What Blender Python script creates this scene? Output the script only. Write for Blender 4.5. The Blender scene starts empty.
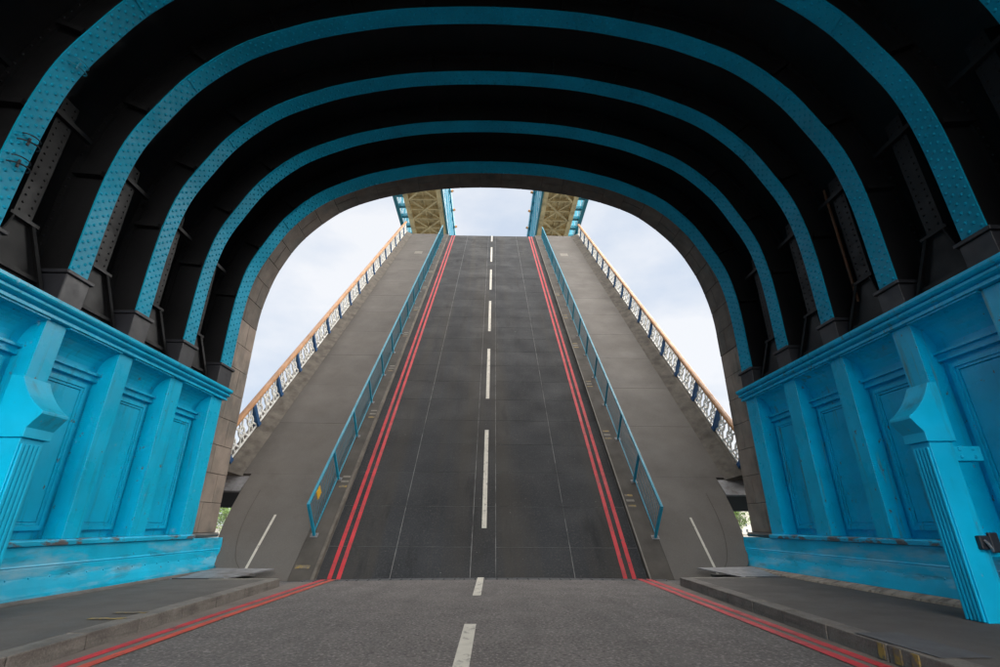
import bpy, math, random
import numpy as np
from mathutils import Matrix, Vector
random.seed(7)
R_ = math.radians

# ------------------------------------------------------------------ camera
scene = bpy.context.scene
col = scene.collection
CAM_H = 1.35
F_PX, PITCH, YAW, ROLL = 475.0, R_(21.85), R_(1.5), R_(0.0)
cam_data = bpy.data.cameras.new('camera')
cam = bpy.data.objects.new('camera', cam_data)
col.objects.link(cam)
cam_data.sensor_width = 36.0
cam_data.lens = 36.0 * F_PX / 1000.0
cam_data.clip_start = 0.05
cam_data.clip_end = 6000.0
fw = Vector((math.sin(YAW) * math.cos(PITCH), math.cos(YAW) * math.cos(PITCH), math.sin(PITCH)))
rt = Vector((math.cos(YAW), -math.sin(YAW), 0))
up = rt.cross(fw)
m = Matrix((rt, up, -fw)).transposed().to_4x4() @ Matrix.Rotation(ROLL, 4, 'Z')
m.translation = (0, 0, CAM_H)
cam.matrix_world = m
scene.camera = cam

# ------------------------------------------------------------------ world, sun, exposure
SUN_EL, SUN_AZ = R_(46), R_(117)       # bright overcast: a very broad source high on the right, azimuth clockwise from +Y
world = bpy.data.worlds.new('World')
scene.world = world
world.use_nodes = True
wn, wl = world.node_tree.nodes, world.node_tree.links
wn.clear()
w_out = wn.new('ShaderNodeOutputWorld')
w_bg = wn.new('ShaderNodeBackground')
w_sky = wn.new('ShaderNodeTexSky')
w_sky.sky_type = 'NISHITA'
w_sky.sun_disc = False
w_sky.sun_elevation = SUN_EL
w_sky.sun_rotation = SUN_AZ
w_sky.air_density = 1.0
w_sky.dust_density = 2.0
w_tc = wn.new('ShaderNodeTexCoord')
w_map = wn.new('ShaderNodeMapping')
w_map.inputs['Scale'].default_value = (1.6, 1.6, 3.4)
w_map.inputs['Location'].default_value = (3.1, 0.4, 1.7)
w_noise = wn.new('ShaderNodeTexNoise')
w_noise.inputs['Scale'].default_value = 1.5
w_noise.inputs['Detail'].default_value = 7.0
w_noise.inputs['Roughness'].default_value = 0.52
w_ramp = wn.new('ShaderNodeValToRGB')
w_ramp.color_ramp.elements[0].position = 0.40
w_ramp.color_ramp.elements[0].color = (3.55, 4.05, 4.8, 1)
w_ramp.color_ramp.elements[1].position = 0.60
w_ramp.color_ramp.elements[1].color = (5.1, 5.2, 5.4, 1)
w_mix = wn.new('ShaderNodeMixRGB')
w_mix.inputs[0].default_value = 0.93
wl.new(w_tc.outputs['Generated'], w_map.inputs['Vector'])
wl.new(w_map.outputs['Vector'], w_noise.inputs['Vector'])
wl.new(w_noise.outputs['Fac'], w_ramp.inputs['Fac'])
wl.new(w_sky.outputs['Color'], w_mix.inputs[1])
wl.new(w_ramp.outputs['Color'], w_mix.inputs[2])
wl.new(w_mix.outputs['Color'], w_bg.inputs['Color'])
w_bg.inputs['Strength'].default_value = 0.055
wl.new(w_bg.outputs['Background'], w_out.inputs['Surface'])

sun_data = bpy.data.lights.new('sun', 'SUN')
sun_data.energy = 5.0
sun_data.angle = R_(142)
sun_data.color = (1.0, 0.96, 0.9)
sun = bpy.data.objects.new('sun', sun_data)
col.objects.link(sun)
sd = Vector((math.sin(SUN_AZ) * math.cos(SUN_EL), math.cos(SUN_AZ) * math.cos(SUN_EL), math.sin(SUN_EL)))
sun.rotation_euler = sd.to_track_quat('Z', 'Y').to_euler()
sun.location = sd * 80

scene.view_settings.view_transform = 'Standard'
scene.view_settings.look = 'None'
scene.view_settings.gamma = 1.0
scene.view_settings.exposure = 1.77
scene.render.engine = 'CYCLES'
scene.cycles.max_bounces = 8
scene.cycles.diffuse_bounces = 5


# ------------------------------------------------------------------ materials
def mat(name, base, rough=0.6, var=0.25, scale=3.0, bump=0.0, bscale=40.0, fine=None, metallic=0.0,
        stains=(), spec=0.5, stretch=(1, 1, 1)):
    """Principled paint/stone with large-scale tonal variation, optional fine grain, bump and shaped stains.
    stains: list of (colour, noise scale xyz, threshold lo, hi, strength)"""
    M = bpy.data.materials.new(name)
    M.use_nodes = True
    n, l = M.node_tree.nodes, M.node_tree.links
    b = n['Principled BSDF']
    b.inputs['Roughness'].default_value = rough
    b.inputs['Metallic'].default_value = metallic
    b.inputs['Specular IOR Level'].default_value = spec
    geo = n.new('ShaderNodeNewGeometry')

    def noise(sc, det=5.0, ro=0.55, off=0.0):
        mp = n.new('ShaderNodeMapping')
        mp.inputs['Scale'].default_value = sc
        mp.inputs['Location'].default_value = (off, off * 1.7, off * 0.6)
        l.new(geo.outputs['Position'], mp.inputs['Vector'])
        t = n.new('ShaderNodeTexNoise')
        t.inputs['Scale'].default_value = 1.0
        t.inputs['Detail'].default_value = det
        t.inputs['Roughness'].default_value = ro
        l.new(mp.outputs['Vector'], t.inputs['Vector'])
        return t.outputs['Fac']

    def mixc(fac, a, c, typ='MIX'):
        mx = n.new('ShaderNodeMixRGB')
        mx.blend_type = typ
        if hasattr(fac, 'links') or not isinstance(fac, float):
            l.new(fac, mx.inputs[0])
        else:
            mx.inputs[0].default_value = fac
        for k, v in ((1, a), (2, c)):
            if isinstance(v, tuple):
                mx.inputs[k].default_value = (*v, 1)
            else:
                l.new(v, mx.inputs[k])
        return mx.outputs[0]

    def remap(s, lo, hi, o0=0.0, o1=1.0):
        r = n.new('ShaderNodeMapRange')
        r.inputs['From Min'].default_value = lo
        r.inputs['From Max'].default_value = hi
        r.inputs['To Min'].default_value = o0
        r.inputs['To Max'].default_value = o1
        r.clamp = True
        l.new(s, r.inputs['Value'])
        return r.outputs['Result']

    c = mixc(remap(noise(tuple(scale * s for s in stretch)), 0.3, 0.7), tuple(v * (1 - var) for v in base), tuple(min(1, v * (1 + var)) for v in base))
    if fine:
        fs, fa, fcol = fine
        c = mixc(remap(noise((fs, fs, fs), 2.0, 0.5, 5.0), 0.52, 0.68, 0.0, fa), c, fcol)
        c = mixc(remap(noise((fs * .8, fs * .8, fs * .8), 2.0, 0.5, 9.0), 0.55, 0.7, 0.0, fa), c, tuple(v * 0.35 for v in base))
    for k, (sc_, ss, lo, hi, st) in enumerate(stains):
        c = mixc(remap(noise(ss, 6.0, 0.62, 11.0 + 7 * k), lo, hi, 0.0, st), c, sc_)
    l.new(c, b.inputs['Base Color'])
    rr = remap(noise((scale * 1.7,) * 3, 4.0, 0.6, 3.0), 0.3, 0.7, max(0.05, rough - 0.1), min(1, rough + 0.12))
    l.new(rr, b.inputs['Roughness'])
    if bump:
        bp = n.new('ShaderNodeBump')
        bp.inputs['Strength'].default_value = bump
        bp.inputs['Distance'].default_value = 0.02
        l.new(noise((bscale,) * 3, 4.0, 0.6, 2.0), bp.inputs['Height'])
        l.new(bp.outputs['Normal'], b.inputs['Normal'])
    return M


RUST = (0.13, 0.06, 0.025)
PALE = (0.42, 0.52, 0.55)
GRIME = (0.03, 0.05, 0.05)
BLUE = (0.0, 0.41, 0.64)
BLUE_LIFTED = (0.0, 0.45, 0.73)          # right-hand wall: same paint, lightened and blued to offset its dimmer light
M_blue = mat('blue_paint', BLUE, 0.30, 0.10, 1.2, 0.08, 9, spec=0.3,
             stains=((RUST, (9, 9, 6), 0.66, 0.69, 0.85), (GRIME, (7, 7, .5), 0.55, 0.72, 0.42), (PALE, (5, 5, 3), 0.66, 0.72, 0.35)))
M_blue_r = mat('blue_paint_streaked_lifted', BLUE_LIFTED, 0.30, 0.12, 1.2, 0.08, 9, spec=0.3,
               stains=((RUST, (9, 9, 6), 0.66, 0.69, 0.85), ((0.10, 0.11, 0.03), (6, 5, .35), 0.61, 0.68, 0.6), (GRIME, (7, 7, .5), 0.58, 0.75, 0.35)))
M_post = mat('blue_post_paint', BLUE, 0.46, 0.12, 1.2, 0.08, 9, spec=0.3,
             stains=(((0.42, 0.27, 0.22), (9, 9, 4), 0.68, 0.71, 0.7), (GRIME, (5, 5, .8), 0.55, 0.72, 0.45)))
M_post_r = mat('blue_post_paint_lifted', BLUE_LIFTED, 0.46, 0.12, 1.2, 0.08, 9, spec=0.3,
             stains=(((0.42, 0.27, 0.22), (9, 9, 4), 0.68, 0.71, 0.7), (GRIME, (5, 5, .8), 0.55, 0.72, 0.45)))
M_blue_base = mat('blue_paint_scuffed', BLUE, 0.42, 0.14, 1.2, 0.12, 7, spec=0.3,
                  stains=((PALE, (1.6, 0.7, 3.2), 0.50, 0.72, 0.55), (GRIME, (3, .9, 4), 0.56, 0.72, 0.5),
                          (RUST, (8, 6, 5), 0.68, 0.72, 0.8)))
M_ledge = mat('blue_paint_rusted_edge', BLUE, 0.42, 0.14, 1.4, 0.12, 9,
              stains=((RUST, (6, 2.2, 6), 0.51, 0.57, 0.85), (PALE, (5, 2, 5), 0.63, 0.70, 0.6)))
M_base_r = mat('blue_paint_scuffed_lifted', BLUE_LIFTED, 0.42, 0.14, 1.2, 0.12, 7, spec=0.3,
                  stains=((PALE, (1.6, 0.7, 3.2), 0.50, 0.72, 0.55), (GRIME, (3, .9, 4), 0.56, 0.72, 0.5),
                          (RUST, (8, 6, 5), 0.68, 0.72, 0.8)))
M_ledge_r = mat('blue_paint_rusted_edge_lifted', BLUE_LIFTED, 0.42, 0.14, 1.4, 0.12, 9,
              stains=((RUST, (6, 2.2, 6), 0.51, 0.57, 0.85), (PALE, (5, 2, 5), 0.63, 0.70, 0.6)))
M_rib = mat('blue_rib_paint', (0.0, 0.27, 0.42), 0.5, 0.15, 0.9, 0.05, 12, spec=0.2, stains=((GRIME, (4, 4, 4), 0.62, 0.72, 0.35),))
M_black = mat('black_iron', (0.0095, 0.0095, 0.0105), 0.55, 0.3, 0.8, 0.1, 10, spec=0.3, stains=((RUST, (3, 3, .4), 0.68, 0.76, 0.3),))
M_foot = mat('dark_slate_paint', (0.017, 0.018, 0.023), 0.5, 0.2, 2.0, 0.05, 12)
M_rust = mat('rusty_iron', (0.09, 0.035, 0.014), 0.8, 0.5, 3.0, 0.2, 20)
M_dust = mat('dusty_ledge', (0.11, 0.085, 0.065), 0.85, 0.3, 3.0, 0.1, 20)
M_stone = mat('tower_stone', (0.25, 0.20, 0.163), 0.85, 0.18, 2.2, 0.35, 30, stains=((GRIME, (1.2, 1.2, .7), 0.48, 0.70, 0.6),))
M_stone_dark = mat('shaded_arch_stone', (0.115, 0.094, 0.078), 0.85, 0.22, 2.2, 0.35, 30, stains=((GRIME, (1.2, 1.2, .7), 0.48, 0.70, 0.6),))  # voussoirs: same stone as the jambs, with the arch's shade put into its colour
M_mortar = mat('mortar', (0.075, 0.065, 0.055), 0.9)
M_plinth = mat('grey_plinth_stone', (0.10, 0.095, 0.09), 0.8, 0.2, 3.0, 0.3, 30)
M_asph = mat('asphalt', (0.100, 0.088, 0.085), 0.82, 0.16, 0.9, 0.6, 70, fine=(26, 0.85, (0.24, 0.215, 0.205)),
             stains=(((0.06, 0.055, 0.052), (2.0, .25, 1), 0.50, 0.68, 0.45),))
M_gutter = mat('gutter_asphalt', (0.13, 0.108, 0.096), 0.85, 0.2, 1.5, 0.3, 50, fine=(60, 0.3, (0.2, 0.18, 0.16)))
M_foot_asph = mat('footway_asphalt', (0.082, 0.071, 0.064), 0.85, 0.16, 1.1, 0.25, 50, fine=(70, 0.25, (0.2, 0.18, 0.17)),
                  stains=(((0.06, 0.052, 0.047), (.9, .5, 1), 0.56, 0.68, 0.5),))
M_kerb = mat('kerb_granite', (0.145, 0.128, 0.112), 0.8, 0.25, 2.5, 0.35, 40, fine=(40, 0.35, (0.25, 0.23, 0.21)),
             stains=(((0.06, 0.05, 0.045), (2, 1, 9), 0.50, 0.68, 0.6),))
M_rubble = mat('pale_fillet', (0.30, 0.25, 0.20), 0.9, 0.3, 4.0, 0.5, 25, stains=(((0.08, 0.06, 0.05), (3, 6, 3), 0.52, 0.64, 0.7),))
M_panel = mat('deck_surfacing', (0.025, 0.0265, 0.030), 0.8, 0.22, 0.45, 0.35, 60, fine=(22, 0.3, (0.085, 0.085, 0.085)), spec=0.25,
              stains=(((0.046, 0.040, 0.033), (.75, .035, .035), 0.48, 0.66, 0.6), ((0.012, 0.012, 0.013), (1.6, .3, .3), 0.58, 0.70, 0.6),
                      ((0.17, 0.165, 0.16), (9, 9, 9), 0.695, 0.72, 0.7)))
M_joint = mat('deck_joint_grit', (0.15, 0.15, 0.15), 0.9, 0.4, 3.0, stains=(((0.03, 0.03, 0.032), (1.1, 1.1, 1.1), 0.52, 0.62, 0.8),))
M_deckfoot = mat('deck_footway_surfacing', (0.104, 0.093, 0.084), 0.85, 0.14, 0.5, 0.25, 50, fine=(40, 0.15, (0.2, 0.19, 0.18)),
                 stains=(((0.065, 0.057, 0.05), (.5, .5, .5), 0.56, 0.72, 0.45),))
M_tail = mat('worn_tail_plate', (0.098, 0.086, 0.078), 0.8, 0.18, 0.8, 0.2, 40, fine=(40, 0.2, (0.17, 0.16, 0.15)),
             stains=(((0.05, 0.044, 0.04), (.7, .7, .7), 0.52, 0.7, 0.5),))
M_deckstrip = mat('deck_kerb_strip', (0.062, 0.054, 0.046), 0.85, 0.25, 1.2, 0.25, 40)
M_edge = mat('deck_edging', (0.125, 0.108, 0.090), 0.85, 0.3, 2.5, 0.3, 25, stains=(((0.06, 0.05, 0.04), (2, 2, 2), 0.5, 0.65, 0.6),))
M_red = mat('red_road_paint', (0.46, 0.018, 0.028), 0.65, 0.16, 3.0, 0.2, 60, stains=(((0.10, 0.035, 0.035), (2.5, 2.5, 2.5), 0.5, 0.7, 0.6), ((0.05, 0.045, 0.045), (11, 6, 11), 0.58, 0.66, 0.8)))
M_redorange = mat('red_road_paint_faded', (0.44, 0.05, 0.024), 0.65, 0.16, 3.0, 0.2, 60, stains=(((0.07, 0.05, 0.045), (11, 6, 11), 0.58, 0.66, 0.8),))
M_white = mat('white_road_paint', (0.50, 0.47, 0.41), 0.65, 0.1, 4.0, 0.2, 60, stains=(((0.2, 0.19, 0.17), (9, 5, 9), 0.56, 0.66, 0.85),))
M_yellow = mat('yellow_road_paint', (0.25, 0.17, 0.04), 0.7, 0.2, 6.0, stains=(((0.11, 0.095, 0.08), (12, 12, 12), 0.42, 0.56, 0.95),))
M_palepaint = mat('worn_pale_paint', (0.17, 0.155, 0.13), 0.7, 0.2, 6.0)
M_steel = mat('bare_steel', (0.22, 0.22, 0.23), 0.5, 0.2, 3.0, 0.15, 30, metallic=0.4, stains=(((0.08, 0.06, 0.05), (4, 4, 4), 0.5, 0.66, 0.6),))
M_nose = mat('dark_nosing', (0.034, 0.036, 0.042), 0.7, 0.2, 3.0, 0.2, 40)
M_teal = mat('teal_paint', (0.006, 0.20, 0.30), 0.45, 0.12, 2.0)
M_guard = mat('guard_rail_blue', (0.006, 0.22, 0.33), 0.42, 0.12, 2.0)
M_navy = mat('navy_paint', (0.012, 0.075, 0.20), 0.45, 0.15, 2.0)
M_orange = mat('orange_brown_rail', (0.41, 0.19, 0.065), 0.5, 0.2, 1.5, 0.1, 20)
M_lattice = mat('white_lattice_paint', (0.80, 0.79, 0.75), 0.55, 0.2, 3.0, stains=(((0.2, 0.16, 0.12), (5, 5, 5), 0.6, 0.7, 0.5),))
M_tan = mat('tan_painted_steel', (0.74, 0.61, 0.37), 0.7, 0.15, 0.6, 0.1, 8, stains=(((0.2, 0.15, 0.08), (.8, .8, .8), 0.5, 0.68, 0.6),))
M_pane = mat('white_pane', (0.80, 0.84, 0.88), 0.5, 0.1, 1.0)
M_dark = mat('dark_girder', (0.02, 0.021, 0.026), 0.5, 0.2, 1.0)
M_tag = mat('yellow_tag', (0.62, 0.36, 0.02), 0.5, 0.1, 4.0)
M_water = mat('river_water', (0.045, 0.05, 0.045), 0.12, 0.2, 0.05, 0.6, 0.8)
M_bank = mat('river_bank', (0.12, 0.11, 0.09), 0.9, 0.3, 0.05)
M_brickb = mat('far_pale_wall', (0.42, 0.40, 0.36), 0.8, 0.1, 0.3)
M_glass = mat('far_window_glass', (0.05, 0.06, 0.07), 0.15, 0.1, 1.0)
M_roof = mat('far_roof', (0.10, 0.10, 0.11), 0.7, 0.1, 0.5)
M_bark = mat('bark', (0.06, 0.045, 0.03), 0.9, 0.2, 2.0)
M_leaf = mat('leaves', (0.10, 0.17, 0.035), 0.6, 0.45, 0.4)


# ------------------------------------------------------------------ mesh helpers
class MB:
    def __init__(s):
        s.v, s.f = [], []

    def add(s, vs, fs):
        o = len(s.v)
        s.v += [tuple(p) for p in vs]
        s.f += [tuple(i + o for i in q) for q in fs]
        return s

    def box(s, a, b):
        x0, y0, z0 = a
        x1, y1, z1 = b
        return s.add([(x0, y0, z0), (x1, y0, z0), (x1, y1, z0), (x0, y1, z0), (x0, y0, z1), (x1, y0, z1), (x1, y1, z1), (x0, y1, z1)],
                     [(0, 3, 2, 1), (4, 5, 6, 7), (0, 1, 5, 4), (1, 2, 6, 5), (2, 3, 7, 6), (3, 0, 4, 7)])

    def hexa(s, lo, hi):
        """two quads of four points each"""
        return s.add(list(lo) + list(hi), [(0, 3, 2, 1), (4, 5, 6, 7), (0, 1, 5, 4), (1, 2, 6, 5), (2, 3, 7, 6), (3, 0, 4, 7)])

    def prism_y(s, prof, y0, y1):
        """closed profile of (x, z) extruded along y"""
        n = len(prof)
        vs = [(x, y0, z) for x, z in prof] + [(x, y1, z) for x, z in prof]
        fs = [tuple(range(n)), tuple(range(2 * n - 1, n - 1, -1))]
        fs += [(i, i + n, (i + 1) % n + n, (i + 1) % n) for i in range(n)]
        return s.add(vs, fs)

    def bar(s, p, q, w, h=None, upv=(0, 0, 1)):
        h = h or w
        p, q = Vector(p), Vector(q)
        d = (q - p).normalized()
        u = Vector(upv)
        if abs(d.dot(u)) > .95:
            u = Vector((1, 0, 0))
        a = d.cross(u).normalized() * (w / 2)
        b = a.cross(d).normalized() * (h / 2)
        return s.hexa([p - a - b, p + a - b, p + a + b, p - a + b], [q - a - b, q + a - b, q + a + b, q - a + b])

    def tube(s, pts, r, n=8):
        pts = [Vector(p) for p in pts]
        rs = r if isinstance(r, (list, tuple)) else [r] * len(pts)
        vs, fs = [], []
        for i, p in enumerate(pts):
            d = (pts[min(i + 1, len(pts) - 1)] - pts[max(i - 1, 0)]).normalized()
            u = Vector((0, 0, 1)) if abs(d.z) < .9 else Vector((1, 0, 0))
            a = d.cross(u).normalized()
            b = d.cross(a)
            for k in range(n):
                t = 2 * math.pi * k / n
                vs.append(p + (a * math.cos(t) + b * math.sin(t)) * rs[i])
        for i in range(len(pts) - 1):
            for k in range(n):
                fs.append((i * n + k, i * n + (k + 1) % n, (i + 1) * n + (k + 1) % n, (i + 1) * n + k))
        fs.append(tuple(range(n - 1, -1, -1)))
        fs.append(tuple((len(pts) - 1) * n + k for k in range(n)))
        return s.add(vs, fs)

    def mesh(s, name, m, smooth=False):
        me = bpy.data.meshes.new(name)
        me.from_pydata(s.v, [], s.f)
        me.materials.append(m)
        if smooth:
            me.polygons.foreach_set('use_smooth', [True] * len(me.polygons))
        me.update()
        return me

    def build(s, name, m, parent=None, bevel=0.0, smooth=False):
        o = bpy.data.objects.new(name, s.mesh(name, m, smooth))
        col.objects.link(o)
        o.parent = parent
        if bevel:
            add_bevel(o, bevel)
        return o


def add_bevel(o, w):
    b = o.modifiers.new('bevel', 'BEVEL')
    b.width = w
    b.segments = 2
    b.limit_method = 'ANGLE'
    b.angle_limit = R_(40)


def fix_normals(o):
    import bmesh
    bm = bmesh.new()
    bm.from_mesh(o.data)
    bmesh.ops.recalc_face_normals(bm, faces=bm.faces)
    bm.to_mesh(o.data)
    bm.free()


def empty(name, loc=(0, 0, 0)):
    o = bpy.data.objects.new(name, None)
    col.objects.link(o)
    o.location = loc
    return o


def tag(o, label, cat, group=None, kind=None):
    if label:
        o['label'] = label
    if cat:
        o['category'] = cat
    if group:
        o['group'] = group
    if kind:
        o['kind'] = kind
    return o


def inst(name, me, parent=None, loc=(0, 0, 0), rot=(0, 0, 0), scale=(1, 1, 1)):
    o = bpy.data.objects.new(name, me)
    col.objects.link(o)
    o.parent = parent
    o.location = loc
    o.rotation_euler = rot
    o.scale = scale
    return o


def spline(pts, step):
    """Catmull-Rom through 2D points, resampled at even spacing"""
    P = [np.array(p, float) for p in pts]
    P = [2 * P[0] - P[1]] + P + [2 * P[-1] - P[-2]]
    out = []
    for i in range(1, len(P) - 2):
        p0, p1, p2, p3 = P[i - 1:i + 3]
        for t in np.linspace(0, 1, 24, endpoint=False):
            out.append(.5 * (2 * p1 + (p2 - p0) * t + (2 * p0 - 5 * p1 + 4 * p2 - p3) * t ** 2 + (3 * p1 - p0 - 3 * p2 + p3) * t ** 3))
    out.append(P[-2])
    out = np.array(out)
    d = np.r_[0, np.cumsum(np.linalg.norm(np.diff(out, axis=0), axis=1))]
    n = max(2, int(round(d[-1] / step)))
    s = np.linspace(0, d[-1], n + 1)
    return np.c_[np.interp(s, d, out[:, 0]), np.interp(s, d, out[:, 1])]


def normals2d(c):
    t = np.gradient(c, axis=0)
    t /= np.linalg.norm(t, axis=1)[:, None]
    return np.c_[-t[:, 1], t[:, 0]]          # left of travel


def rivet(mb, p, nrm, tan, r=0.028):
    """low dome"""
    p, nrm, tan = Vector(p), Vector(nrm), Vector(tan)
    b = nrm.cross(tan)
    vs = []
    for k in range(6):
        t = math.pi * k / 3
        vs.append(p + (tan * math.cos(t) + b * math.sin(t)) * r)
    for k in range(6):
        t = math.pi * k / 3
        vs.append(p + (tan * math.cos(t) + b * math.sin(t)) * r * .62 + nrm * r * .62)
    vs.append(p + nrm * r * .8)
    fs = [(k, (k + 1) % 6, 6 + (k + 1) % 6, 6 + k) for k in range(6)] + [(6 + k, 6 + (k + 1) % 6, 12) for k in range(6)]
    mb.add(vs, fs)


# ------------------------------------------------------------------ the setting: river, banks, road, footways
ROAD_END = 14.4
w = MB()
w.box((-2500, -2500, -13), (2500, 2500, -11))
tag(w.build('river', M_water), None, None, kind='structure')

b = MB()
b.box((-2000, 270, -12.5), (2000, 2400, -5.0))
tag(b.build('river_bank', M_bank), None, None, kind='structure')
b = MB()
b.box((-2000, -2000, -12.5), (2000, -150, -5.0))
tag(b.build('river_bank', M_bank), None, None, kind='structure')


def xk(side, y):
    """kerb face line"""
    t = (y - 5) / 8.0
    return (-4.68 - .25 * min(1, max(0, t))) if side < 0 else (4.30 + .42 * min(1, max(0, t)))


def crown(x):
    return 0.045 * (1 - min(1, abs(x + .2) / 4.8) ** 2)


# near road: a gently crowned sheet with thickness
xs = np.linspace(-5.6, 5.6, 29)
ys = [-150, -60, -20, -8, -2] + list(np.linspace(0, ROAD_END - .5, 15))
mb = MB()
vs = [(x, y, crown(x) - .045) for y in ys for x in xs]
nx = len(xs)
fs = [(j * nx + i, j * nx + i + 1, (j + 1) * nx + i + 1, (j + 1) * nx + i) for j in range(len(ys) - 1) for i in range(nx - 1)]
mb.add(vs, fs)
road = mb.build('road', M_asph)
tag(road, None, None, kind='structure')
# steel nosing plates at the end of the road, over a dark end beam
mb = MB()
prof = [(x, crown(x) - .075) for x in xs] + [(xs[-1], -1.6), (xs[0], -1.6)]
mb.prism_y(prof, ROAD_END - .52, ROAD_END - .02)
o = mb.build('road_end_beam', M_dark, road)
fix_normals(o)
edges = np.linspace(-4.9, 4.9, 8)
for k in range(7):
    xa, xb = edges[k] + .006, edges[k + 1] - .006
    dz = random.uniform(-.002, .003)
    for nm_, ya_, yb_, m_ in (('nosing_plate', ROAD_END - .49, ROAD_END - .19, M_nose), ('nosing_plate', ROAD_END - .175, ROAD_END, M_nose)):
        mb = MB()
        q = np.linspace(xa, xb, 4)
        pf = [(x, crown(x) - .047 + dz) for x in q] + [(x, crown(x) - .072) for x in reversed(q)]
        mb.prism_y(pf, ya_, yb_)
        o = mb.build(nm_, m_, road)
        fix_normals(o)
    mr = MB()
    for x in np.linspace(xa + .12, xb - .12, 5):
        for y in (ROAD_END - .42, ROAD_END - .25):
            mr.tube([(x, y, crown(x) - .05), (x, y, crown(x) - .036)], .022, 6)
    mr.build('nosing_bolts', M_nose, road)['kind'] = 'stuff'


def road_strip(name, m, x0, x1, y0, y1, dz, parent=road, n=12, xf=None):
    """thin sheet following the crown; xf(y) shifts it"""
    mb = MB()
    Y = np.linspace(y0, y1, n + 1)
    vs, fs = [], []
    for y in Y:
        s = xf(y) if xf else 0.0
        for x in (x0, x1):
            vs.append((x + s, y, crown(x + s) - .045 + dz))
    for j in range(n):
        fs.append((2 * j, 2 * j + 1, 2 * j + 3, 2 * j + 2))
    mb.add(vs, fs)
    return mb.build(name, m, parent)


road_strip('gutter', M_gutter, 0, .62, -8, ROAD_END - .52, .004, xf=lambda y: xk(-1, y) - .02)
road_strip('gutter', M_gutter, -.52, 0, -8, ROAD_END - .52, .004, xf=lambda y: xk(1, y) + .02)
# double red lines
for x0, m, yn in ((-4.50, M_red, -8), (-4.24, M_redorange, -8), (3.86, M_red, -8), (4.10, M_red, -8)):
    fl = (lambda y: .09 * max(0, (y - 9) / 4.7)) if x0 < 0 else (lambda y: .20 * max(0, (y - 6) / 7.7))
    road_strip('red_line', m, x0, x0 + .14, yn, ROAD_END - .1, .009, xf=fl, n=24)
# centre dashes
for y0, y1 in ((10.9, ROAD_END - .02), (2.9, 7.95)):
    road_strip('centre_dash', M_white, -.33 + .0, -.16, y0, y1, .009, xf=lambda y: .012 * (y - 6))
    # a little skew to follow the worn painted line

# footways with kerbstones
for side in (-1, 1):
    XW = 7.72
    mb = MB()
    Y = [-150, -40, -8, -2, 2, 5, 7, 9, 11, 12.9]
    top, bot = [], []
    for y in Y:
        a = xk(side, y) + side * .30
        top += [(a, y, .13), (side * (XW + .8), y, .13)]
        bot += [(a, y, -.2), (side * (XW + .8), y, -.2)]
    k = len(top)
    mb.add(top + bot, [(2 * j, 2 * j + 1, 2 * j + 3, 2 * j + 2) for j in range(len(Y) - 1)]
           + [(k - 2, k - 1, 2 * k - 1, 2 * k - 2)])
    fwy = mb.build('footway', M_foot_asph)
    fix_normals(fwy)
    tag(fwy, None, None, kind='structure')
    # kerbstones
    y = -3.0
    while y < 12.85:
        L = random.uniform(.95, 1.25)
        y1 = min(y + L, 12.9)
        if 12.9 - y1 < .4:
            y1 = 12.9
        a0, a1 = xk(side, y), xk(side, y1)
        g = .010
        j = random.uniform(-.006, .006)
        t = side * .298
        mb = MB()
        zt = .135 + random.uniform(-.003, .005)
        mb.hexa([(a0 + j, y + g, -.12), (a0 + t, y + g, -.12), (a1 + t, y1 - g, -.12), (a1 + j, y1 - g, -.12)],
                [(a0 + j + side * .02, y + g, zt), (a0 + t, y + g, zt), (a1 + t, y1 - g, zt), (a1 + j + side * .02, y1 - g, zt)])
        o = mb.build('kerbstone', M_kerb, fwy, bevel=.012)
        fix_normals(o)
        y = y1
    # pale strip across the end of the footway
    mb = MB()
    mb.box((min(side * 4.98, side * 6.6), 12.72, .132), (max(side * 4.98, side * 6.6), 12.9, .1385))
    mb.build('end_strip', M_palepaint, fwy)
    # threshold below the flap: pier top out to the end of the tower
    mb = MB()
    mb.box((min(side * 6.3, side * 8.6), 12.905, -1.6), (max(side * 6.3, side * 8.6), 15.42, .05))
    mb.build('pier_top', M_plinth, fwy)
    # rubble fillet along the wall (right side pale, left side thin and dark)
    mb = MB()
    wd = .24 if side > 0 else .07
    mb.prism_y([(side * 7.62, .131), (side * (7.62 - wd), .134), (side * (7.62 - wd + .02), .17), (side * 7.68, .24)], -8, 15.3)
    o = mb.build('wall_fillet', M_rubble if side > 0 else M_plinth, fwy)
    fix_normals(o)
# yellow dabs on the kerbs, darker repair patches
fl, fr = [o for o in col.objects if o.name.startswith('footway')][:2]
for y in (6.0, 5.76, 5.52):
    mb = MB()
    x = xk(1, y)
    mb.hexa([(x - .004, y, -.02), (x + .02, y, -.02), (x + .02, y + .09, -.02), (x - .004, y + .09, -.02)],
            [(x + .012, y, .125), (x + .05, y, .125), (x + .05, y + .09, .125), (x + .012, y + .09, .125)])
    o = mb.build('yellow_dab', M_yellow, fr)
    fix_normals(o)
mb = MB()
mb.box((4.42, 5.35, .1405), (4.95, 6.5, .144))
mb.build('repair_patch', mat('slate_patch', (0.085, 0.083, 0.088), .8, .2, 3), fr)
for (a, b_) in ((7.62, 7.72), (8.1, 8.19)):
    mb = MB()
    mb.box((-5.45, a, .1425), (-4.98, b_, .1455))
    mb.build('yellow_dab', M_yellow, fl)

# ------------------------------------------------------------------ the tower: stone gateway, vault, upper walls
tower = tag(empty('bridge_tower', (0, 14.7, 0)), 'brown stone tower archway with dark iron vault framing the raised roadway', 'tower')
tower.matrix_world = Matrix.Translation((0, 0, 0))

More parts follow.
